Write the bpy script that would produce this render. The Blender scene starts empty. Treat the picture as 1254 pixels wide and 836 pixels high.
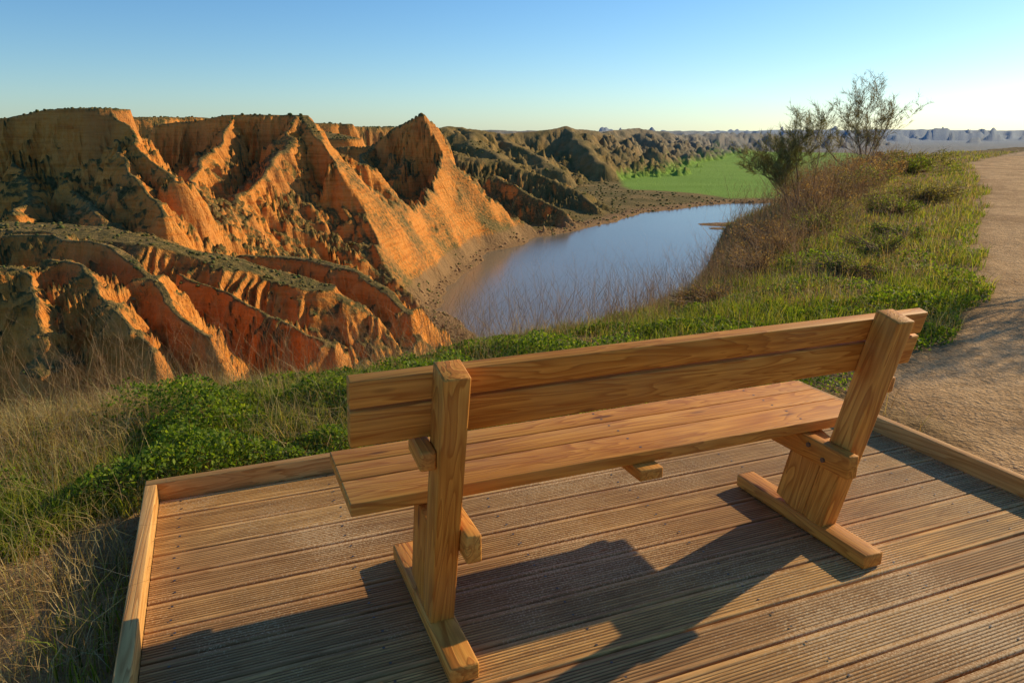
import bpy, math, random
import numpy as np
from mathutils import Vector, Matrix
rng=np.random.default_rng(7); random.seed(7)
sc=bpy.context.scene
sc.view_settings.view_transform='Standard'; sc.view_settings.look='None'; sc.view_settings.exposure=0
# ------------------------------------------------------------------ noise
PERM=rng.permutation(256); PERM=np.concatenate([PERM,PERM,PERM])
ANG=rng.uniform(0,2*np.pi,256); GX=np.cos(ANG); GY=np.sin(ANG)
def perlin(x,y,seed=0):
    x=np.asarray(x,float)+seed*17.31; y=np.asarray(y,float)+seed*9.77
    xf=np.floor(x); yf=np.floor(y); xi=xf.astype(np.int64)&255; yi=yf.astype(np.int64)&255
    fx=x-xf; fy=y-yf
    u=fx*fx*fx*(fx*(fx*6-15)+10); v=fy*fy*fy*(fy*(fy*6-15)+10)
    def g(a,b,dx,dy):
        h=PERM[PERM[a]+b]; return GX[h]*dx+GY[h]*dy
    n00=g(xi,yi,fx,fy); n10=g((xi+1)&255,yi,fx-1,fy); n01=g(xi,(yi+1)&255,fx,fy-1); n11=g((xi+1)&255,(yi+1)&255,fx-1,fy-1)
    a=n00+u*(n10-n00); b=n01+u*(n11-n01)
    return 1.5*(a+v*(b-a))
def fbm(x,y,o=4,seed=0):
    s=0;a=1;t=0
    for i in range(o):
        s=s+a*perlin(x,y,seed+i*3); t+=a; a*=.5; x=x*2.03; y=y*2.03
    return s/t*1.3
def sst(a,b,x):
    t=np.clip((x-a)/(b-a),0,1); return t*t*(3-2*t)
def poly_dist(X,Y,P):
    best=np.full(X.shape,1e9); S=np.zeros(X.shape); Z=np.zeros(X.shape); acc=0
    for i in range(len(P)-1):
        ax,ay,az=P[i]; bx,by,bz=P[i+1]; dx=bx-ax; dy=by-ay; L=math.hypot(dx,dy)
        t=np.clip(((X-ax)*dx+(Y-ay)*dy)/(L*L),0,1)
        d=np.hypot(X-ax-t*dx,Y-ay-t*dy); m=d<best
        best=np.where(m,d,best); S=np.where(m,acc+t*L,S); Z=np.where(m,az+t*(bz-az),Z); acc+=L
    return best,S,Z
def sdf_poly(X,Y,P):
    Q=[(p[0],p[1],0) for p in P]+[(P[0][0],P[0][1],0)]
    d,_,_=poly_dist(X,Y,Q); ins=np.zeros(X.shape,bool)
    for i in range(len(Q)-1):
        x1,y1,_=Q[i]; x2,y2,_=Q[i+1]
        if y1==y2: continue
        c=((y1>Y)!=(y2>Y))&(X<(x2-x1)*(Y-y1)/(y2-y1)+x1); ins^=c
    return np.where(ins,-d,d)
# image column/row readings (camera at the viewpoint, 1.5 m over the deck) at an estimated distance
def sv(h,v,Y):
    u=h-627; w=418-v; den=.2748*w+868.2
    return (u/den*Y, Y, 1.5+(.9615*w-248.1)/den*Y)
# ------------------------------------------------------------------ terrain definition
LAKE=[(-12,280),(-34,340),(-34,396),(-17,507),(21,580),(83,669),(138,772),(257,872),(420,890),(700,1000),(900,700),(500,200),(150,100),(20,170)]
PLAT=[(-3.46,4.7),(-2.56,5.14),(-1.46,5.55),(-.19,6.29),(.91,7.06),(2.32,8.49),(4.39,12.3),(8.2,20.2),(17,36.4),(30.8,54.7),(50,76),(80,100),(150,60),(80,-80),(-40,-60),(-14,-6),(-6.5,2.2)]
PATHP=[(2.4,3.3),(2.55,4.5),(4.9,7.3),(6.9,10.9),(13.1,20.5),(22.9,38),(42,62),(62,84),(72,78),(36,42),(24,22),(14,8),(8,-4),(4,-8),(3.2,-1)]
FIELD=[(262,900),(165,1020),(165,1350),(300,1750),(480,2300),(800,2950),(1200,2700),(900,1300),(420,930)]
# pts, width, cliff, cliffwidth, talus, lambda, amp, warp
F=[
 ([sv(-200,283,128),sv(-40,288,118),sv(60,290,108),sv(125,298,100),sv(165,326,91),sv(215,372,84),sv(262,408,80)],.5,13,5,1.1,10,.65,2.5),
 ([sv(60,318,92),sv(100,330,86),sv(150,372,80),sv(185,425,76)],.2,6,3.5,1.1,6,.65,2.0),
 ([sv(-40,318,96),sv(15,330,88),sv(50,365,80),sv(70,420,75)],.2,6,3.5,1.1,6,.65,2.0),
 ([sv(-60,272,175),sv(100,282,160),sv(190,296,150),(sv(270,318,150)),sv(330,335,150),sv(400,352,148)],5,6,5,.5,12,.6,4),
 ([sv(290,312,175),sv(370,316,172),sv(430,330,165),sv(475,352,158),sv(498,382,150)],1.2,15,5,.95,10,.65,3),
 ([sv(215,335,125),sv(290,366,118),sv(360,396,110),sv(405,425,106)],.4,10,5,.85,8,.65,3),
 # left mesa
 ([sv(-260,152,330),sv(-60,150,320),sv(0,149,310),sv(60,136,296),sv(100,133,290),sv(130,134,280)],6,20,8,.85,15,.55,5),
 ([sv(130,134,280),sv(150,150,268),sv(175,182,252),sv(200,207,240),sv(222,222,232)],.6,14,6,.9,12,.6,4),
 ([sv(140,170,262),sv(160,215,235),sv(185,240,220),sv(200,262,208)],.6,8,5,.8,9,.65,4),
 ([sv(20,200,280),sv(40,240,240),sv(20,262,215)],.6,6,5,.75,10,.65,4),
 ([sv(90,215,270),sv(100,250,232),sv(130,262,214)],.6,6,5,.75,10,.65,4),
 # second mesa
 ([sv(205,153,450),sv(250,147,440),sv(290,141,432),sv(362,141,425),sv(378,152,415),sv(400,170,400),sv(430,185,390)],4,20,8,.8,17,.6,7),
 ([sv(290,142,430),sv(268,170,395),sv(248,195,365),sv(232,218,340),sv(240,240,310)],.8,12,6,.8,14,.6,6),
 ([sv(362,142,425),sv(350,175,395),sv(325,205,360),sv(300,235,325),sv(290,262,300)],.8,10,6,.75,13,.6,6),
 # plateau behind
 ([sv(-500,150,750),sv(100,147,700),sv(230,145,720),sv(330,152,760),sv(400,157,850),sv(480,156,1000)],60,22,14,.55,40,.5,20),
 ([sv(420,170,640),sv(380,160,680),sv(300,158,700)],12,20,10,.65,25,.5,10),
 # peak and its walls
 ([sv(395,182,620),sv(455,178,600),sv(488,156,588),sv(512,138,580),sv(524,137,578),sv(540,158,570),sv(558,188,560),sv(598,206,556),sv(640,238,570),sv(694,264,600)],.6,24,9,.8,16,.6,6),
 ([sv(545,172,565),sv(540,200,525),sv(528,218,480),sv(508,246,430),sv(499,285,398),sv(512,335,374)],.6,24,6,.72,13,.62,5),
 ([sv(575,205,545),sv(592,225,520),sv(604,250,500)],1,26,7,.8,12,.6,4),
 ([sv(455,180,600),sv(425,215,500),sv(385,246,430),sv(350,268,370),sv(325,296,320)],.8,9,7,.68,14,.6,7),
 ([sv(440,225,470),sv(410,275,400),sv(400,300,350)],.8,7,7,.65,13,.6,6),
 # hills round the bend
 ([sv(560,190,880),sv(610,196,880),sv(660,212,850),sv(700,232,800),sv(735,252,745)],2,10,14,.5,28,.6,14),
 ([sv(610,215,720),sv(655,240,680),sv(690,258,650)],1.5,8,8,.5,18,.6,9),
 ([sv(520,159,1200),sv(565,155,1300),sv(605,164,1400),sv(650,161,1450),sv(692,154,1500),sv(730,163,1750),sv(780,157,2100),sv(830,165,2600),sv(900,162,3100),sv(985,166,3500),sv(1080,167,3900)],4,25,50,.38,80,.6,30),
 ([sv(565,156,1300),sv(590,180,1120),sv(625,205,1000)],4,12,30,.36,45,.6,20),
 ([sv(605,163,1400),sv(640,182,1220),sv(672,205,1090)],4,15,30,.36,40,.6,20),
 ([sv(692,156,1500),sv(715,180,1330),sv(738,198,1230)],4,15,30,.38,40,.6,20),
 ([sv(300,157,2200),sv(500,159,2600),sv(700,161,3000),sv(860,161,4600)],30,50,160,.12,200,.5,60),
 ([sv(700,162,6500),sv(900,160,7000),sv(1100,159,7500),sv(1254,160,8000),sv(1700,160,8000)],150,50,300,.06,500,.4,200),
]
def height(X,Y,nearonly=False):
    X=np.asarray(X,float); Y=np.asarray(Y,float); R=np.hypot(X,Y)
    if not nearonly:
        dl=sdf_poly(X,Y,LAKE)+7*fbm(X/55,Y/55,3,5)*sst(50,200,R)
        cap=25-22*sst(700,900,Y)
        land=np.minimum(.045*np.maximum(dl-6,0),cap)
        z=np.where(dl<0,-80+np.maximum(dl*.12,-5),-80+np.minimum(dl*.3,1.8)+land)
        z=z+np.clip(dl/80,0,1)*3*fbm(X/70,Y/70,4,2)*(1-sst(850,1000,Y)*.7)
        z=z+30*sst(3400,5000,R)*np.maximum(0,fbm(X/1500,Y/1500,3,8))
        for k,(P,w,cl,cw,tal,lam,amp,warp) in enumerate(F):
            P_=np.array(P); zr=P_[:,2].max()+82; Rm=w+cw+(zr-cl)/tal+lam*1.4
            m=(X>P_[:,0].min()-Rm)&(X<P_[:,0].max()+Rm)&(Y>P_[:,1].min()-Rm)&(Y<P_[:,1].max()+Rm)
            if not m.any(): continue
            x=X[m]; y=Y[m]
            wx=x+warp*fbm(x/(lam*2.2),y/(lam*2.2),3,k+11); wy=y+warp*fbm(x/(lam*2.2),y/(lam*2.2),2,k+31)
            d,s,zc=poly_dist(wx,wy,P)
            r1=1-2.2*np.abs(perlin(s/lam+.01*d,d/(lam*6),k)); r2=1-2.2*np.abs(perlin(s/(lam*.36),d/(lam*2.5),k+50))
            r3=1-2.2*np.abs(perlin(s/(lam*.15),d/(lam*1.2),k+60))
            dd=np.maximum(0,d-w*(1+.5*perlin(s/lam,s*0+k,k)))
            lim=lam*1.5; de=lim*(1-np.exp(-dd/lim)); l3=lam*.6; d3=l3*(1-np.exp(-dd/l3)); l2=lam*1.0; d2=l2*(1-np.exp(-dd/l2))
            dd=np.maximum(dd-amp*(de*.72*r1+d2*.6*r2+d3*.7*r3),0)
            iso=fbm(x/(lam*.7),y/(lam*.7),4,k+70)
            q1=x+.35*lam*iso; q2=y-.35*lam*iso
            gul=np.abs(perlin(q1/(lam*.55),q2/(lam*.55),k+80)); gul2=np.abs(perlin(q1/(lam*.21),q2/(lam*.21),k+85))
            c=np.clip(dd/cw,0,1)
            zz=zc-cl*(c**.8)-tal*dd+(iso*.09*lam)*np.clip(dd/(cw*.6),0.2,1)-((.25-gul)*.36+(.22-gul2)*.15)*lam*np.clip(dd/cw,.03,1)
            z[m]=np.maximum(z[m],zz)
        # slopes end at the river bank
        z=np.minimum(z,np.where(dl<0,-80+np.maximum(dl*.2,-5)-.3,-80+.35*np.minimum(dl,6)+np.maximum(dl-6,0)*1.3))
        isl=np.hypot((X-203)/28,(Y-668)/10)+.35*fbm(X/9,Y/9,2,4)
        z=np.maximum(z,-80+2.2*np.clip(1.3-isl,-3,.6))
        isl=np.hypot((X-178)/9,(Y-640)/6)+.3*fbm(X/6,Y/6,2,4)
        z=np.maximum(z,-80+1.5*np.clip(1-isl,-3,.5))
        ph=z/2.6+.7*fbm(X/40,Y/40,2,3)
        led=(ph-np.floor(ph)); z=z+np.where((z>-74)&(R<1000)&(R>50),(.5*(led**3)-.25*led)*.6,0)
    else: z=np.full(X.shape,-79.); dl=np.full(X.shape,100.)
    dn=sdf_poly(X,Y,PLAT)+.35*fbm(X/2.2,Y/2.2,3,21)*sst(1.5,4,R)+.9*fbm(X/9,Y/9,2,22)*sst(8,20,R)
    zn=-.11+.03*fbm(X/.5,Y/.5,3,41)*sst(1,3,R)
    zn=zn+.35*sst(2,8,-dn)*sst(9,16,R)*sst(-2.5,2,sdf_poly(X,Y,PATHP))*.8
    zn=zn+.05*sst(.3,.8,-X-.9)*sst(0,1.2,3.5-Y+0*X)*(1+fbm(X/.8,Y/.8,2,6))
    zn=zn-.30*sst(-1.3,.2,dn)*(1-sst(16,30,R))
    o=np.maximum(dn,0); zn=zn-.45*np.minimum(o,1.2)-1.9*np.maximum(o-1.2,0)+np.clip(o/20,0,1)*2.5*fbm(X/9,Y/9,4,33)
    zn=np.where(dn<85,zn,-1e3)
    return np.maximum(z,zn),dn,dl
# ------------------------------------------------------------------ mesh helpers
def mesh(name,V,quads=None,tris=None,mat=None,smooth=False,col=None,attr='Col'):
    me=bpy.data.meshes.new(name); V=np.asarray(V,np.float32)
    me.vertices.add(len(V)); me.vertices.foreach_set('co',V.ravel())
    parts=[];starts=[];o=0
    if quads is not None and len(quads):
        q=np.asarray(quads,np.int32); parts.append(q.ravel()); starts.append(o+np.arange(len(q))*4); o+=len(q)*4
    if tris is not None and len(tris):
        t=np.asarray(tris,np.int32); parts.append(t.ravel()); starts.append(o+np.arange(len(t))*3); o+=len(t)*3
    L=np.concatenate(parts); S=np.concatenate(starts).astype(np.int32)
    me.loops.add(len(L)); me.loops.foreach_set('vertex_index',L)
    me.polygons.add(len(S)); me.polygons.foreach_set('loop_start',S)
    me.update(calc_edges=True)
    if smooth: me.polygons.foreach_set('use_smooth',np.ones(len(me.polygons),bool))
    if col is not None:
        a=me.color_attributes.new(attr,'FLOAT_COLOR','POINT'); c=np.ones((len(V),4),np.float32); c[:,:col.shape[1]]=col
        a.data.foreach_set('color',c.ravel())
    ob=bpy.data.objects.new(name,me); sc.collection.objects.link(ob)
    if mat: me.materials.append(mat)
    return ob
class N:
    def __init__(s,name):
        s.m=bpy.data.materials.new(name); s.m.use_nodes=True; s.t=s.m.node_tree; s.t.nodes.clear(); s.out=s('ShaderNodeOutputMaterial')
    def __call__(s,typ,**k):
        n=s.t.nodes.new(typ)
        for a,b in k.items(): setattr(n,a,b)
        return n
    def l(s,a,b): s.t.links.new(a,b)
    def noise(s,vec,scale,detail=4,rough=.55,dist=0):
        n=s('ShaderNodeTexNoise'); n.inputs['Scale'].default_value=scale; n.inputs['Detail'].default_value=detail
        n.inputs['Roughness'].default_value=rough; n.inputs['Distortion'].default_value=dist
        if vec is not None: s.l(vec,n.inputs['Vector'])
        return n.outputs['Fac']
    def ramp(s,fac,stops):
        r=s('ShaderNodeValToRGB'); e=r.color_ramp.elements
        while len(e)<len(stops): e.new(.5)
        for i,(p,c) in enumerate(stops):
            e[i].position=p; e[i].color=(c,c,c,1) if not isinstance(c,tuple) else (*c,1)
        s.l(fac,r.inputs[0]); return r.outputs[0]
    def mix(s,f,a,b,typ='MIX'):
        n=s('ShaderNodeMix',data_type='RGBA',blend_type=typ)
        for i,v in ((0,f),(6,a),(7,b)):
            if isinstance(v,tuple): n.inputs[i].default_value=(*v,1)
            elif isinstance(v,(int,float)): n.inputs[i].default_value=v
            else: s.l(v,n.inputs[i])
        return n.outputs[2]
    def math(s,op,a,b=None,clamp=False):
        n=s('ShaderNodeMath',operation=op,use_clamp=clamp)
        for i,v in ((0,a),(1,b)):
            if v is None: continue
            if isinstance(v,(int,float)): n.inputs[i].default_value=v
            else: s.l(v,n.inputs[i])
        return n.outputs[0]
    def bsdf(s,color,rough=.8,spec=.3,normal=None):
        b=s('ShaderNodeBsdfPrincipled')
        if isinstance(color,tuple): b.inputs['Base Color'].default_value=(*color,1)
        else: s.l(color,b.inputs['Base Color'])
        if isinstance(rough,(int,float)): b.inputs['Roughness'].default_value=rough
        else: s.l(rough,b.inputs['Roughness'])
        b.inputs['Specular IOR Level'].default_value=spec
        if normal is not None: s.l(normal,b.inputs['Normal'])
        s.l(b.outputs[0],s.out.inputs[0]); return b
    def bump(s,h,dist,strength=1,normal=None):
        b=s('ShaderNodeBump'); b.inputs['Distance'].default_value=dist; b.inputs['Strength'].default_value=strength
        s.l(h,b.inputs['Height'])
        if normal is not None: s.l(normal,b.inputs['Normal'])
        return b.outputs[0]
    def coord(s,scale=(1,1,1),loc=None,which='Object'):
        t=s('ShaderNodeTexCoord'); m=s('ShaderNodeMapping'); m.inputs['Scale'].default_value=scale
        s.l(t.outputs[which],m.inputs[0])
        if loc is not None: s.l(loc,m.inputs['Location'])
        return m.outputs[0]
# ------------------------------------------------------------------ terrain materials
def zone(n):
    at=n('ShaderNodeAttribute',attribute_name='Zone'); sep=n('ShaderNodeSeparateColor'); n.l(at.outputs['Color'],sep.inputs[0])
    return sep.outputs[0],sep.outputs[1],sep.outputs[2],at.outputs['Alpha']
def terrain_far():
    n=N('canyon_ground'); co=n.coord(); path,field,near,reeds=zone(n)
    g=n('ShaderNodeNewGeometry'); sx=n('ShaderNodeSeparateXYZ'); n.l(g.outputs['Normal'],sx.inputs[0])
    n1=n.noise(co,.03,6,.6); n2=n.noise(co,.6,5,.65)
    strata=n.noise(n.coord((.03,.03,.7)),1.0,4,.6,.3)
    rock=n.ramp(strata,[(.3,(.58,.17,.026)),(.45,(.76,.265,.042)),(.58,(.82,.33,.066)),(.7,(.64,.205,.032))])
    rock=n.mix(n.ramp(n2,[(.4,.0),(.7,.4)]),rock,(.82,.42,.14))
    rock=n.mix(n.ramp(n1,[(.45,0),(.62,.45)]),rock,(.44,.19,.065))
    v=n('ShaderNodeTexVoronoi'); v.inputs['Scale'].default_value=.7; n.l(co,v.inputs['Vector'])
    base=n.mix(n.ramp(n1,[(.35,0),(.65,1)]),(.20,.145,.045),(.36,.23,.08))
    base=n.mix(n.ramp(n2,[(.42,0),(.62,.85)]),base,(.12,.105,.032))
    dots=n.ramp(v.outputs['Distance'],[(.15,1),(.45,0)])
    scrub=n.mix(n.math('MULTIPLY',dots,.65),base,(.07,.072,.02))
    stp=n.math('ADD',sx.outputs[2],n.math('MULTIPLY',n.math('SUBTRACT',n2,.5),.8))
    stp=n.math('ADD',stp,n.math('MULTIPLY',n.math('SUBTRACT',n1,.5),.6))
    sp=n('ShaderNodeSeparateXYZ'); n.l(co,sp.inputs[0])
    # lower slopes carry more scrub than the walls
    stp=n.math('ADD',stp,n.math('MULTIPLY',sp.outputs[2],-.0022))
    steep=n.ramp(stp,[(.64,0),(.86,1)])
    c=n.mix(steep,rock,scrub)
    # beyond the orange badlands the hills are covered in low brown-green scrub
    c=n.mix(n.ramp(n.math('DIVIDE',sp.outputs[1],2000.),[(.34,0),(.5,.88)]),c,n.mix(n.ramp(n1,[(.4,0),(.6,1)]),(.17,.135,.045),(.31,.21,.08)))
    c=n.mix(reeds,c,n.mix(n2,(.18,.11,.045),(.46,.27,.12)))
    haze=n.ramp(n.math('DIVIDE',sp.outputs[1],8000.),[(.16,0),(.40,.4),(.8,.8)])
    c=n.mix(haze,c,(.30,.40,.50))  # aerial haze painted into the base colour, bluer with distance
    fc=n.mix(n.noise(n.coord((.004,.012,.01)),1,4),(.16,.31,.035),(.29,.45,.075))
    c=n.mix(field,c,fc)
    c=n.mix(near,c,(.2,.14,.06)); c=n.mix(path,c,(.5,.34,.19))
    b1=n.noise(co,.3,7,.68); b2=n.noise(n.coord((.45,.45,.05)),1,5,.68)
    bm=n.bump(n.math('ADD',b1,b2),2.0,.9)
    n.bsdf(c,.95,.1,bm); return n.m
def terrain_near():
    n=N('terrain_ground'); co=n.coord(); path,field,near,reeds=zone(n)
    fine=n.noise(co,9,7,.7); 
    nc=n.mix(n.ramp(fine,[(.4,0),(.6,1)]),(.18,.11,.04),(.38,.24,.10))
    vp=n('ShaderNodeTexVoronoi'); vp.inputs['Scale'].default_value=38; n.l(co,vp.inputs['Vector'])
    big=n.noise(co,.7,4)
    pc=n.mix(n.ramp(fine,[(.35,0),(.65,1)]),(.48,.29,.13),(.80,.52,.26))
    pc=n.mix(n.ramp(big,[(.42,0),(.62,.6)]),pc,(.36,.20,.08))
    pc=n.mix(n.ramp(vp.outputs['Distance'],[(.12,.6),(.28,0)]),pc,(.76,.58,.38))
    c=n.mix(path,nc,pc)
    pb=n.math('SUBTRACT',n.math('ADD',fine,n.math('MULTIPLY',big,2.)),n.math('MULTIPLY',vp.outputs['Distance'],.3))
    n.bsdf(c,.95,.1,n.bump(pb,.08,1.0)); return n.m
# ------------------------------------------------------------------ build terrain
def seq(a,b,f):
    k=int(math.log(b/a)/math.log(f)); return list(np.geomspace(a,b,k,endpoint=False))
rr=np.array(seq(.3,60,1.025)+seq(60,700,1.0033)+seq(700,2600,1.0075)+seq(2600,5000,1.015)+seq(5000,32000,1.04)+[32000])
az=np.radians(np.concatenate([np.linspace(-41,43,920),np.linspace(43,319,110)[1:-1]]))
nr,na=len(rr),len(az)
A,Rg=np.meshgrid(az,rr); X=(Rg*np.sin(A)).ravel(); Y=(Rg*np.cos(A)).ravel()
Z,dn,dl=height(X,Y)
RR=np.hypot(X,Y)
pd=sdf_poly(X,Y,PATHP)+.35*fbm(X/1.5,Y/1.5,4,61)
path=1-sst(-.15,.35,pd); path=np.where(dn>.3,0,path)
bare=(X<-1.15)&(Y<3.4)&(RR<8); path=np.maximum(path,np.where(bare,.6*sst(-.2,.4,fbm(X,Y,3,9)+.4),0))
th=math.atan2(.3727,.928); ca,sa=math.cos(th),math.sin(th)
fs=sdf_poly(X,Y,FIELD)+18*fbm(X/150,Y/150,3,62); field=(1-sst(-8,8,fs))*(1-sst(-70,-62,Z))
near=1-sst(3,14,dn)
reeds=(1-sst(8,26,dl+8*fbm(X/12,Y/12,3,63)))*(Z<-70)*(1-sst(900,1300,RR)); reeds=np.where((np.hypot(X-195,Y-660)<55),1,reeds)
col=np.stack([path,field,near,reeds],1)
idx=np.arange(nr*na).reshape(nr,na); nx=np.roll(idx,-1,1)
quads=np.stack([idx[:-1],idx[1:],nx[1:],nx[:-1]],-1).reshape(-1,4)[:,::-1]
terr=mesh('terrain_ground',np.stack([X,Y,Z],1),quads,None,terrain_near(),True,col,'Zone')
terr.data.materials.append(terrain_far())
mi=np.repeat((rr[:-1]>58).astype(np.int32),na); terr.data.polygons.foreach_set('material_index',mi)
# ------------------------------------------------------------------ water
n=N('lake_water'); co=n.coord((1,1,1))
w1=n.noise(n.coord((.25,.6,1)),1.0,4,.6)
wb=n.bump(w1,.08,.5)
b=n.bsdf(n.mix(n.noise(co,.008,3),(.17,.145,.09),(.25,.20,.13)),.17,.5,wb); b.inputs['IOR'].default_value=1.33
mesh('lake_water',[(-200,40,-80),(1400,40,-80),(1400,1300,-80),(-200,1300,-80)],[(0,1,2,3)],None,n.m)
# ------------------------------------------------------------------ foliage helpers
def leafmat(name,tr=.45,rough=.6):
    n=N(name); at=n('ShaderNodeAttribute',attribute_name='Col')
    d=n('ShaderNodeBsdfPrincipled'); n.l(at.outputs['Color'],d.inputs['Base Color']); d.inputs['Roughness'].default_value=rough; d.inputs['Specular IOR Level'].default_value=.25
    t=n('ShaderNodeBsdfTranslucent'); br=n.mix(1.0,at.outputs['Color'],(1.6,1.5,.6),'MULTIPLY'); n.l(br,t.inputs[0])
    m=n('ShaderNodeMixShader'); m.inputs[0].default_value=tr; n.l(d.outputs[0],m.inputs[1]); n.l(t.outputs[0],m.inputs[2]); n.l(m.outputs[0],n.out.inputs[0])
    return n.m
def blades(name,P,h,w,lean,colr,mat):
    k=len(P); a=rng.uniform(0,2*np.pi,k); b=a+rng.normal(1.57,.5,k)
    sd=np.stack([np.cos(a),np.sin(a),np.zeros(k)],1)*w[:,None]/2; ld=np.stack([np.cos(b),np.sin(b),np.zeros(k)],1)*(lean*h)[:,None]
    up=np.zeros((k,3)); up[:,2]=h
    V=np.stack([P-sd,P+sd,P+up*.5+ld*.28-sd*.75,P+up*.5+ld*.28+sd*.75,P+up*np.clip(1-lean*.35,.3,1)[:,None]+ld],1).reshape(-1,3)
    i=np.arange(k)*5; q=np.stack([i,i+1,i+3,i+2],1); t=np.stack([i+2,i+3,i+4],1)
    return mesh(name,V,q,t,mat,False,np.repeat(colr,5,0))
def leaves(name,P,size,colr,mat,flat=.5):
    k=len(P); u=rng.normal(size=(k,3)); u/=np.linalg.norm(u,axis=1)[:,None]; nn=rng.normal(size=(k,3)); nn[:,2]=np.abs(nn[:,2])+flat
    v=np.cross(nn,u); v/=np.linalg.norm(v,axis=1)[:,None]
    s=size[:,None]; V=np.stack([P-u*s*.5,P+v*s*.32,P+u*s*.5,P-v*s*.32],1).reshape(-1,3)
    i=np.arange(k)*4; q=np.stack([i,i+1,i+2,i+3],1)
    return mesh(name,V,q,None,mat,False,np.repeat(colr,4,0))
def tubes(name,segs,mat,colr=None):
    S=np.array(segs,float); P0=S[:,0:3];P1=S[:,3:6];r0=S[:,6];r1=S[:,7]; k=len(S)
    d=P1-P0; d/=np.linalg.norm(d,axis=1)[:,None]+1e-9; ref=np.tile([.31,.17,.93],(k,1)); a=np.cross(d,ref); a/=np.linalg.norm(a,axis=1)[:,None]+1e-9; b=np.cross(d,a)
    V=[]
    for P,r in ((P0,r0),(P1,r1)):
        for j in range(3):
            t=j*math.pi*2/3; V.append(P+(a*math.cos(t)+b*math.sin(t))*r[:,None])
    V=np.stack(V,1).reshape(-1,3); i=np.arange(k)*6
    q=np.concatenate([np.stack([i+j,i+(j+1)%3,i+3+(j+1)%3,i+3+j],1) for j in range(3)])
    return mesh(name,V,q,None,mat,False,None if colr is None else np.repeat(colr,6,0))
def pal(k,cols,jit=.2):
    c=np.array(cols)[rng.integers(0,len(cols),k)]; return np.clip(c*rng.uniform(1-jit,1+jit,(k,1)),0,1)
GM=leafmat('grass_blades',.5); DM=leafmat('dry_grass_stems',.35); LM=leafmat('leaf_foliage',.5)
def scatter(k,r0,r1,a0,a1):
    a=np.radians(rng.uniform(a0,a1,k)); r=np.exp(rng.uniform(math.log(r0),math.log(r1),k)); x=r*np.sin(a); y=r*np.cos(a)
    pdd=sdf_poly(x,y,PATHP); s=x*ca+y*sa; t=-x*sa+y*ca
    ok=(pdd>-.4)&~((s>-.42)&(s<3.16)&(t<3.26)); x,y,r,pdd,s,t=[q[ok] for q in (x,y,r,pdd,s,t)]
    z,dn,dl=height(x,y,True)
    ok=(dn<2.6+.05*r)&(pdd+.35*fbm(x/1.5,y/1.5,3,61)>.1)
    return x[ok],y[ok],z[ok],r[ok],dn[ok],pdd[ok],s[ok],t[ok]
# green grass
x,y,z,r,d,pp,s,t=scatter(560000,2.0,70,-46,44)
g=fbm(x/1.1,y/1.1,3,71)+.35*fbm(x/.3,y/.3,2,72)
prob=sst(-.15,.25,g+.14-.35*sst(-.2,1.0,d))
far_=sst(8,13,r); prob=prob*(1-.25*far_)
prob=np.where((x<-1.9)&(y>2.6)&(y<7),prob*.3,prob); prob=np.where((x<-1.2)&(y<2.9),sst(-.15,.1,g),prob)
prob=np.where((s<-.36)&(s>-.95+.3*fbm(t,t*0,2,4))&(t<2.9),prob*.08,prob); prob=np.where((s>3.1)&(t<4),0,prob)
k=rng.random(len(x))<prob
sc_=np.clip(r/6,1,9)**.85
h=rng.uniform(.05,.17,len(x))*(1+.5*g.clip(-.5,1))*np.clip(sc_,1,1.5)*np.where(r>9,.75,1)
P=np.stack([x,y,z-.01],1)[k]
blades('green_grass',P,h[k],(.005*sc_*rng.uniform(.7,1.4,len(x)))[k],rng.uniform(.1,.9,k.sum()),pal(k.sum(),[(.12,.18,.015),(.18,.24,.02),(.25,.30,.035),(.09,.12,.012),(.33,.30,.06)]),GM)
print('green',k.sum())
# dry grass
x,y,z,r,d,pp,s,t=scatter(520000,2.2,70,-46,44)
g=fbm(x/1.4,y/1.4,3,81)
prob=.08+.6*sst(-.05,.35,g)+.8*sst(-.7,.4,d)
prob=np.maximum(prob,sst(9,13,r)*.75*sst(-.4,.1,g))
prob=np.where((x<-1.9)&(y>2.6),.9,prob); prob=np.where((s<-.36)&(s>-1.0)&(t<2.9),.06,prob); prob=np.where((x<-1.2)&(y<2.9),.2,prob); prob=np.where((s>3.1)&(t<4),0.02,prob)
k=rng.random(len(x))<prob*.85
sc_=np.clip(r/6,1,9)**.85
h=rng.uniform(.07,.30,len(x))**1.0*np.where(rng.random(len(x))<.12,1.35,.8)*(1+.5*sst(-1.5,0,d)*sst(9,12,r)*(1-sst(24,32,r)))
P=np.stack([x,y,z-.01],1)[k]
blades('dry_grass',P,h[k],(.0030*sc_*rng.uniform(.6,1.4,len(x)))[k],rng.uniform(.05,1.4,k.sum()),pal(k.sum(),[(.46,.34,.14),(.36,.24,.10),(.55,.42,.20),(.25,.16,.07),(.34,.30,.11)],.3),DM)
print('dry',k.sum())
# leafy weeds mounds
x,y,z,r,d,pp,s,t=scatter(800000,2.8,15,-40,34)
g=fbm(x/.9,y/.9,3,91)
zone_=sst(-2.5,-1.8,x)*sst(3.15,3.6,t)*sst(.6,-.3,d)*(1-.65*sst(6.5,9,r))
k=rng.random(len(x))<zone_*sst(-.2,.25,g+.05)*.6
hm=(.06+.22*sst(-.2,.7,g))*(1-.4*sst(4.8,6,r))
P=np.stack([x,y,z+hm*np.sqrt(rng.random(len(x)))],1)[k]
leaves('leafy_weeds',P,(rng.uniform(.009,.030,len(x))*np.clip(r/5,1,1.9))[k],pal(k.sum(),[(.10,.17,.012),(.16,.24,.02),(.24,.31,.035),(.06,.10,.01)],.25),LM)
print('weeds',k.sum())
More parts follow.
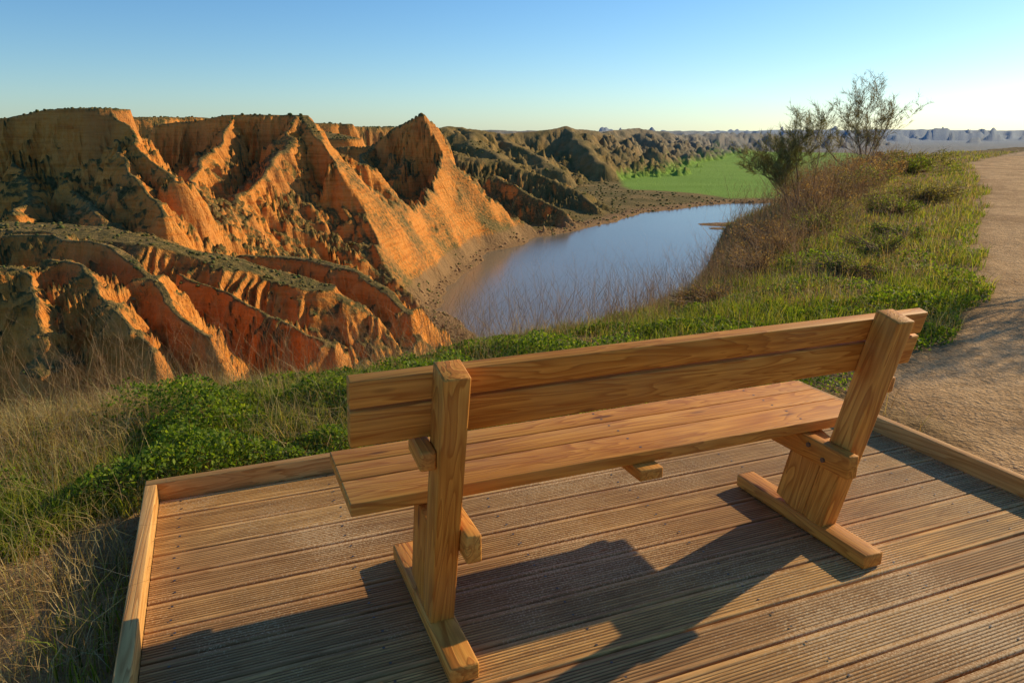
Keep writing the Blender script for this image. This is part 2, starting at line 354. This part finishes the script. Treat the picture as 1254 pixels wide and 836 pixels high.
# tall dry stalks
segs=[]
def stalk(p,h,lean,depth=0,rad=.002):
    d=Vector((random.gauss(0,1),random.gauss(0,1),0))*lean; d.z=1; d.normalize(); q=p
    nseg=3
    for i in range(nseg):
        q2=q+d*h/nseg; segs.append((*q,*q2,rad,rad*.75)); q=q2; rad*=.8
        d=(d+Vector((random.gauss(0,.14),random.gauss(0,.14),0))).normalized()
        if depth<2 and i>0 or (depth==0 and random.random()<.5):
            for _ in range(random.randint(1,2)):
                stalk(q,h*random.uniform(.3,.5),.6,depth+1,rad*.7)
edge=[p for p in PLAT[:9]]
cand=[]
for _ in range(5200):
    i=random.choices(range(8),[8,7,9,16,22,32,50,20])[0]; tt=random.random(); ex=edge[i][0]*(1-tt)+edge[i+1][0]*tt; ey=edge[i][1]*(1-tt)+edge[i+1][1]*tt
    cand.append((i,ex+random.gauss(0,.45)*(1+i*.14),ey+random.gauss(0,.45)*(1+i*.14)))
cz=height(np.array([c_[1] for c_ in cand]),np.array([c_[2] for c_ in cand]),True)[0]
cnt=0
for (i,ex,ey),zz in zip(cand,cz):
    if zz<-1.6 or cnt>=2100: continue
    R_=math.hypot(ex,ey); stalk(Vector((ex,ey,zz-.02)),random.uniform(.25,.75)*(1.35 if i>=6 else .85),.35,0,.0017*max(1,R_/7)); cnt+=1
tubes('dry_stalks',segs,DM,pal(len(segs),[(.42,.27,.14),(.30,.18,.10),(.52,.37,.21)],.25)); print('stalk segs',len(segs))
# rim shrubs
def shrub(name,cx,cy,rad,hh,cols,nl=3500,ls=.03):
    zz=float(height(np.array([cx]),np.array([cy]),True)[0][0])
    nb=14; cen=rng.normal(0,.42,(nb,3))*[rad,rad,0]+[0,0,0]; cen[:,2]=rng.uniform(.25,.8,nb)*hh; cr=rng.uniform(.18,.42,nb)*min(rad,hh*1.3)
    j=rng.integers(0,nb,nl); v=rng.normal(size=(nl,3)); v/=np.linalg.norm(v,axis=1)[:,None]
    P=cen[j]+v*(cr[j]*rng.uniform(.45,1.15,nl))[:,None]; P[:,2]=np.maximum(P[:,2],.01)
    e=bpy.data.objects.new(name,None); sc.collection.objects.link(e); e.location=(cx,cy,zz)
    lo=leaves('foliage',P,rng.uniform(.6,1.3,nl)*ls,pal(nl,cols,.35),LM,.2); lo.parent=e
    sg=[]
    for c in list(cen)+[p for p in P[::14]]:
        a=np.array([rng.normal(0,.04),rng.normal(0,.04),0]); m=(a+c)/2+rng.normal(0,.03,3)
        c2=c*1.25
        sg.append((*a,*m,.009,.005)); sg.append((*m,*c2,.005,.0025))
    tw=tubes('twigs',sg,DM,pal(len(sg),[(.24,.16,.10),(.32,.23,.15)])); tw.parent=e
OL=[(.13,.14,.04),(.18,.17,.05),(.09,.09,.03),(.24,.20,.08)]
BR=[(.28,.18,.09),(.36,.24,.12),(.20,.12,.06)]
GR=[(.13,.19,.02),(.20,.26,.035),(.09,.12,.02),(.27,.28,.07)]
for cx,cy,ra,hh,c in [(2.2,7.9,.45,.22,BR),(3.3,9.6,.6,.3,BR),(3.9,11.2,.5,.4,BR),(4.6,12.4,.7,.4,BR),(5.4,13.0,.7,.4,GR),(5.7,14.2,.8,.5,OL),(5.0,9.9,.45,.25,GR),(6.6,16.4,.9,.6,BR),(7.2,17.9,1.0,.65,BR),(8.2,18.5,.9,.55,OL),(8.9,20.6,1.1,.8,BR),(9.9,21.5,1.1,.6,GR),(11,23.5,1.0,.8,BR),(12.4,26,1.4,.7,BR),(15.2,29,1.5,.6,GR),(18,35,1.8,.7,OL),(6.0,11.3,.4,.22,GR),(3.9,8.6,.4,.2,GR),(21,42,2,.6,BR),(26,50,2.2,.6,OL),(7.6,14.8,.6,.4,GR),(9.4,17.4,.7,.45,OL)]:
    shrub('shrub',cx,cy,ra,hh,c,int(2400),.021*max(1,math.hypot(cx,cy)/10))
# feathery broom trees
def broom(name,cx,cy,H,lean,nst,dens,seed,tcols,dmax=4,spread=.33,thick=.009,bc=((.18,.13,.09),(.26,.19,.13))):
    random.seed(seed); zz=float(height(np.array([cx]),np.array([cy]),True)[0][0]); sg=[]; tips=[]
    def br(p,d,L,r,dep):
        ns=4
        for i in range(ns):
            q=p+d*L/ns; sg.append((*p,*q,r,r*.82)); p=q; r*=.82
            d=(d+Vector((random.gauss(0,.13),random.gauss(0,.13),random.gauss(.05,.06)))).normalized()
            if dep>=2: tips.append((p.copy(),d.copy()))
            if dep<dmax and (i>0 or dep>0) :
                for _ in range(random.choice([1,1,2] if dep<3 else [0,1,1])):
                    dd=(d+Vector((random.gauss(0,.55),random.gauss(0,.55),random.gauss(.12,.25)))).normalized()
                    br(p,dd,L*random.uniform(.42,.62),max(r*.62,.0022*H/2),dep+1)
    for i in range(nst):
        d=Vector((lean[0]+random.gauss(0,spread),lean[1]+random.gauss(0,spread),1)).normalized()
        br(Vector((random.gauss(0,.06),random.gauss(0,.06),-.05)),d,H*random.uniform(.5,.7),H*thick,0)
    e=bpy.data.objects.new(name,None); sc.collection.objects.link(e); e.location=(cx,cy,zz)
    o=tubes('branches',sg,DM,pal(len(sg),bc)); o.parent=e
    T=np.array([list(a)+list(b_) for a,b_ in tips]); T=T[rng.random(len(T))<min(1,dens)]
    rep=3; P=np.repeat(T[:,:3],rep,0); D=np.repeat(T[:,3:],rep,0)+rng.normal(0,.4,(len(T)*rep,3)); D/=np.linalg.norm(D,axis=1)[:,None]
    L=rng.uniform(.05,.15,len(P))*H/2.2; sg2=np.concatenate([P,P+D*L[:,None],np.full((len(P),1),.0024*H/2),np.full((len(P),1),.001*H/2)],1)
    o=tubes('needle_foliage',sg2,LM,pal(len(P),tcols,.3)); o.parent=e; print(name,len(sg),len(P))
broom('broom_tree',6.15,15.6,2.2,(-.15,0),7,.35,3,[(.34,.33,.11),(.42,.39,.15),(.24,.23,.08)],4,.5,.008)
broom('broom_tree',11.5,25.0,3.0,(.32,0),6,.22,5,[(.36,.33,.13),(.42,.37,.17)],4,.36,.009)
broom('broom_tree',8.5,8.9,3.3,(0,0),5,.4,11,[(.13,.14,.05),(.17,.17,.07)],3)
broom('broom_tree',8.6,5.6,3.0,(0,0),5,.25,12,[(.13,.14,.05),(.17,.17,.07)],3,.4,.014)
random.seed(5)
# ------------------------------------------------------------------ distant scrub bushes (one mesh)
k=90000; a=np.radians(rng.uniform(-41,36,k)); r=np.exp(rng.uniform(math.log(75),math.log(1200),k)); x=r*np.sin(a); y=r*np.cos(a)
z,dn_,dl_=height(x,y); zx,_,_=height(x+.8,y); zy,_,_=height(x,y+.8); sl=np.hypot(zx-z,zy-z)/.8
cl=fbm(x/25,y/25,3,101)
shore=(dl_>1)&(dl_<14)&(z<-72)
ok=(dn_>12)&(dl_>1)&(sl<1.2)&((rng.random(k)<(.14+.7*sst(-.1,.5,cl))*sst(1.2,.3,sl))|(shore&(rng.random(k)<.7)))&(sdf_poly(x,y,FIELD)>10)
x,y,z,r,shore=x[ok],y[ok],z[ok],r[ok],shore[ok]; k=len(x); print('bushes',k)
ph=(1+5**.5)/2; ico=np.array([(-1,ph,0),(1,ph,0),(-1,-ph,0),(1,-ph,0),(0,-1,ph),(0,1,ph),(0,-1,-ph),(0,1,-ph),(ph,0,-1),(ph,0,1),(-ph,0,-1),(-ph,0,1)])/1.9
fc=np.array([(0,11,5),(0,5,1),(0,1,7),(0,7,10),(0,10,11),(1,5,9),(5,11,4),(11,10,2),(10,7,6),(7,1,8),(3,9,4),(3,4,2),(3,2,6),(3,6,8),(3,8,9),(4,9,5),(2,4,11),(6,2,10),(8,6,7),(9,8,1)])
sz=rng.uniform(.06,.40,k)*(r/110)**.75
V=ico[None]*rng.uniform(.6,1.35,(k,12,1))*sz[:,None,None]*np.array([1,1,.75]); V=V+np.stack([x,y,z+sz*.2],1)[:,None]
T=(fc[None]+(np.arange(k)*12)[:,None,None]).reshape(-1,3)
n=N('scrub_bushes'); at=n('ShaderNodeAttribute',attribute_name='Col'); n.bsdf(at.outputs['Color'],.95,.1)
cb_=pal(k,[(.11,.11,.03),(.14,.125,.04),(.20,.155,.055),(.10,.12,.035)],.3); cs_=pal(k,[(.42,.25,.11),(.32,.19,.09),(.22,.20,.06)],.3)
mesh('scrub_bushes',V.reshape(-1,3),None,T,n.m,False,np.repeat(np.where(shore[:,None],cs_,cb_),12,0))
# ------------------------------------------------------------------ wood materials
def wood(name,dark,mid,light,weather=0,rough=.6):
    n=N(name); oi=n('ShaderNodeObjectInfo'); cb=n('ShaderNodeCombineXYZ'); 
    for i in range(3): n.l(n.math('MULTIPLY',oi.outputs['Random'],(37.,11.,5.)[i]),cb.inputs[i])
    c1=n.coord((.8,9,9),cb.outputs[0]); c2=n.coord((2.5,70,70),cb.outputs[0]); c3=n.coord((1,1,1),cb.outputs[0])
    g=n.noise(c1,1.0,3,.5,.8)
    rings=n.math('FRACT',n.math('MULTIPLY',g,13.0))
    rg=n.ramp(rings,[(0,0),(.55,.35),(.9,1),(1,0)])
    fib=n.noise(c2,1.0,5,.6)
    c=n.mix(n.ramp(n.noise(c3,1.5,3),[(.3,0),(.7,1)]),mid,light)
    c=n.mix(n.math('MULTIPLY',rg,.8),c,dark); c=n.mix(n.ramp(fib,[(.35,.6),(.6,0)]),c,dark)
    if weather: c=n.mix(n.math('MULTIPLY',n.ramp(n.noise(c3,2.2,6,.7),[(.45,0),(.7,1)]),weather),c,(.38,.23,.11))
    v=n('ShaderNodeTexVoronoi'); v.inputs['Scale'].default_value=1; n.l(n.coord((2.2,9,9),cb.outputs[0]),v.inputs['Vector'])
    c=n.mix(n.ramp(v.outputs['Distance'],[(.07,.85),(.13,0)]),c,(.12,.04,.012))
    c=n.mix(n.math('MULTIPLY',oi.outputs['Random'],.15),c,dark)
    bm=n.bump(n.math('ADD',fib,n.math('MULTIPLY',rg,.5)),.0018,.7)
    n.bsdf(c,rough,.22,bm); return n.m
BW=wood('bench_wood',(.40,.12,.012),(.74,.305,.042),(.88,.43,.08),.2,.6)
def box(name,L,w,h,mat,parent,mtx,bev=.004):
    V=[(sx*L/2,sy*w/2,sz*h/2) for sx in (-1,1) for sy in (-1,1) for sz in (-1,1)]
    q=[(0,1,3,2),(4,6,7,5),(0,4,5,1),(2,3,7,6),(0,2,6,4),(1,5,7,3)]
    o=mesh(name,V,q,None,mat); o.parent=parent; o.matrix_local=mtx
    if bev:
        m=o.modifiers.new('bevel','BEVEL'); m.width=bev; m.segments=2; m.limit_method='NONE'
    return o
def plank(parent,name,p0,p1,w,h,up=(0,0,1),mat=None,bev=.004):
    p0=Vector(p0);p1=Vector(p1); x_=(p1-p0); L=x_.length; x_.normalize(); y_=Vector(up).cross(x_).normalized(); z_=x_.cross(y_)
    M=Matrix((x_,y_,z_)).transposed().to_4x4(); M.translation=(p0+p1)/2
    return box(name,L,w,h,mat or BW,parent,M,bev)
bench=bpy.data.objects.new('park_bench',None); sc.collection.objects.link(bench); bench.rotation_euler=(0,0,th)
nv=Vector((0,.971,.237)); pv=Vector((0,-.237,.971))
def ax(z): return Vector((0,1.925-.244*(z-.06),z))
for i,s0 in enumerate((.525,2.05)):
    S=Vector((s0,0,0)); inn=1 if i==0 else -1
    plank(bench,f'post_{i+1}',S+ax(.052),S+ax(.915),.075,.098,nv,bev=.006)
    o=nv*(.052+.078)
    plank(bench,f'leg_{i+1}',S+ax(.03)+o,S+ax(.365)+o,.062,.152,nv)
    plank(bench,f'foot_{i+1}',(s0+.0*inn,1.66,.032),(s0,2.36,.032),.088,.054,bev=.007)
    sb=s0+inn*(.0375+.0245)
    plank(bench,f'seat_bearer_{i+1}',(sb,1.745,.364),(sb,2.35,.364),.046,.088,bev=.006)
    so=s0-inn*(.0375+.024)
    a_=ax(.655); plank(bench,f'back_bearer_{i+1}',(so,a_.y-.03,.652),(so,a_.y+.10,.668),.046,.06,bev=.008)
    for zz in (.36,.39):
        bpy.ops.mesh.primitive_cylinder_add(radius=.009,depth=.008,vertices=16); o=bpy.context.object; o.name='bolt'; o.parent=bench
        o.location=(sb+inn*.025,1.86+ (zz-.36)*2.5,zz-.01); o.rotation_euler=(0,math.pi/2,0)
        mb=bpy.data.materials.get('bolt_steel')
        if not mb:
            q_=N('bolt_steel'); bb=q_.bsdf(q_.mix(q_.noise(None,20),(.10,.09,.08),(.2,.17,.15)),.45,.5); bb.inputs['Metallic'].default_value=.8; mb=q_.m
        o.data.materials.append(mb)
e0,e1=.272,2.272
for nm,zc,w in (('back_rail_upper',.846,.082),('back_rail_lower',.742,.112)):
    c=ax(zc)+nv*(.049+.021); c.z=zc+.012
    plank(bench,nm,Vector((e0,0,0))+c,Vector((e1,0,0))+c,.04,w,pv)
tt=1.972
for i,w in enumerate((.158,.118,.112)):
    plank(bench,f'seat_plank_{i+1}',(e0+.012,tt+w/2,.431),(e1+.012,tt+w/2,.431),w,.042); tt+=w+.006
plank(bench,'seat_batten',(1.28,1.925,.388),(1.28,2.33,.388),.09,.04)
# screw heads on seat and back
NV=[];NT=[]
def disc(c,nrm,r=.005):
    c=Vector(c); nrm=Vector(nrm).normalized(); a=nrm.orthogonal().normalized(); b_=nrm.cross(a); base=len(NV); NV.append(tuple(c+nrm*.0008))
    for j in range(8): NV.append(tuple(c+a*r*math.cos(j*math.pi/4)+b_*r*math.sin(j*math.pi/4)+nrm*.0004))
    for j in range(8): NT.append((base,base+1+j,base+1+(j+1)%8))
for sx in (.587,1.28,1.988):
    for ty in (2.01,2.09,2.165,2.22,2.285,2.345): disc((sx+random.gauss(0,.004),ty,.4522),(0,0,1))
ob=mesh('seat_screws',NV,None,NT,bpy.data.materials['bolt_steel']); ob.parent=bench
# ------------------------------------------------------------------ deck
deck=bpy.data.objects.new('wooden_deck',None); sc.collection.objects.link(deck); deck.rotation_euler=(0,0,th)
def deckmat():
    n=N('deck_boards'); at=n('ShaderNodeAttribute',attribute_name='Col'); sep=n('ShaderNodeSeparateColor'); n.l(at.outputs['Color'],sep.inputs[0])
    cb=n('ShaderNodeCombineXYZ'); n.l(n.math('MULTIPLY',sep.outputs[0],40.),cb.inputs[0]); n.l(n.math('MULTIPLY',sep.outputs[1],9.),cb.inputs[2])
    c1=n.coord((.9,12,4),cb.outputs[0]); c2=n.coord((3,110,20),cb.outputs[0]); c3=n.coord()
    g=n.noise(c1,1,3,.5,.7); rg=n.ramp(n.math('FRACT',n.math('MULTIPLY',g,7.)),[(0,0),(.6,.3),(.92,1),(1,0)])
    fib=n.noise(c2,1,5,.65)
    c=n.mix(sep.outputs[0],(.50,.235,.058),(.95,.54,.165))
    c=n.mix(n.math('MULTIPLY',sep.outputs[1],.35),c,(.55,.37,.20))
    c=n.mix(n.math('MULTIPLY',rg,.6),c,(.30,.12,.028)); c=n.mix(n.ramp(fib,[(.35,.7),(.62,0)]),c,(.19,.08,.022))
    c=n.mix(n.ramp(n.noise(c3,1.7,7,.7),[(.47,0),(.68,.6)]),c,(.26,.145,.06))
    sand=n.ramp(n.math('MULTIPLY',n.noise(c3,1.1,4),n.noise(c3,130,3,.7)),[(.26,0),(.35,.8)])
    c=n.mix(sand,c,(.78,.54,.28))
    c=n.mix(n.math('MULTIPLY',sep.outputs[2],.85),c,(.08,.04,.014))
    bm=n.bump(fib,.0015,.8)
    n.bsdf(c,n.math('ADD',.5,n.math('MULTIPLY',fib,.3)),.22,bm); return n.m
V=[];Q=[];C=[]
def mkprof(smooth):
    p=[(0,-.03,0),(0,-.003,0),(.003,0,0),(.018,0,0)]; o=.018
    if not smooth:
        for i in range(9):
            p+= [(o+.0012,-.0034,1),(o+.0040,-.0034,1),(o+.0052,0,0),(o+.0122,0,0)]; o+=.0122
    return p+[(.141,0,0),(.144,-.003,0),(.144,-.03,0)]
t0=3.152
nails=[]
while t0>-1.7:
    cut=random.uniform(.5,2.6) if random.random()<.15 else None
    spans=[(-.332,3.066)] if cut is None else [(-.332,cut-.0015),(cut+.0015,3.066)]
    prof=mkprof(random.random()<.12)
    for a_,b_ in spans:
        r1,r2=random.random(),random.random(); dz=random.uniform(-.0025,.0025); base=len(V); m=len(prof)
        for sx in (a_,b_):
            for (py,pz,gr) in prof: V.append((sx,t0-.145+py,pz+dz)); C.append((r1,r2,gr))
        for i in range(m-1): Q.append((base+i,base+m+i,base+m+i+1,base+i+1))
        Q.append((base,base+m-1,base+2*m-1,base+m))
    for sj in (-.25,.35,.95,1.55,2.15,2.75,3.0):
        for q in (.035,.11): nails.append((sj+random.gauss(0,.006),t0-.145+q+random.gauss(0,.003)))
    t0-=.153
db=mesh('deck_boards',V,Q,None,deckmat(),False,np.array(C)); db.parent=deck
NV=[];NT=[]
for (a_,b_) in nails: disc((a_,b_,.0026),(0,0,1),.0048)
no=mesh('screws',NV,None,NT,bpy.data.materials['bolt_steel']); no.parent=deck
RW=wood('deck_kerb_wood',(.40,.16,.03),(.70,.36,.09),(.82,.50,.17),.3,.6)
plank(deck,'kerb_front',(-.38,3.182,-.02),(3.115,3.182,-.02),.046,.20,mat=RW)
plank(deck,'kerb_left',(-.358,3.157,-.021),(-.358,-1.75,-.021),.046,.20,mat=RW)
plank(deck,'kerb_right',(3.092,3.157,-.021),(3.092,-1.75,-.021),.046,.20,mat=RW)
for i in range(6): plank(deck,f'joist_{i+1}',(-.2+i*.62,3.1,-.06),(-.2+i*.62,-1.7,-.06),.06,.05,mat=RW,bev=0)
# ------------------------------------------------------------------ sky, sun
EL,AZ=23,56
w=bpy.data.worlds.new('World'); sc.world=w; w.use_nodes=True; nt=w.node_tree; bg=nt.nodes['Background']
sky=nt.nodes.new('ShaderNodeTexSky'); sky.sky_type='NISHITA'; sky.sun_disc=False; sky.sun_elevation=math.radians(EL); sky.sun_rotation=math.radians(AZ)
sky.air_density=1.0; sky.dust_density=.4; sky.ozone_density=2.5; sky.altitude=500
mx=nt.nodes.new('ShaderNodeMix'); mx.data_type='RGBA'; mx.blend_type='MULTIPLY'; mx.inputs[0].default_value=1; mx.inputs[7].default_value=(.82,.99,1.14,1)
nt.links.new(sky.outputs[0],mx.inputs[6])
hs=nt.nodes.new('ShaderNodeHueSaturation'); hs.inputs['Saturation'].default_value=1.12; nt.links.new(mx.outputs[2],hs.inputs['Color'])
nt.links.new(hs.outputs[0],bg.inputs[0]); bg.inputs[1].default_value=.12
L=bpy.data.lights.new('sun','SUN'); L.energy=5; L.angle=math.radians(.5); L.color=(1,.78,.46)
so=bpy.data.objects.new('sun',L); sc.collection.objects.link(so)
v=Vector((math.sin(math.radians(AZ))*math.cos(math.radians(EL)),math.cos(math.radians(AZ))*math.cos(math.radians(EL)),math.sin(math.radians(EL))))
so.rotation_euler=v.to_track_quat('Z','Y').to_euler()
cam=bpy.data.cameras.new('camera'); cam.lens=25.93; cam.sensor_width=36; cam.clip_start=.05; cam.clip_end=60000
c=bpy.data.objects.new('camera',cam); sc.collection.objects.link(c); c.location=(0,0,1.5); c.rotation_euler=(math.radians(90-15.95),0,0); sc.camera=c
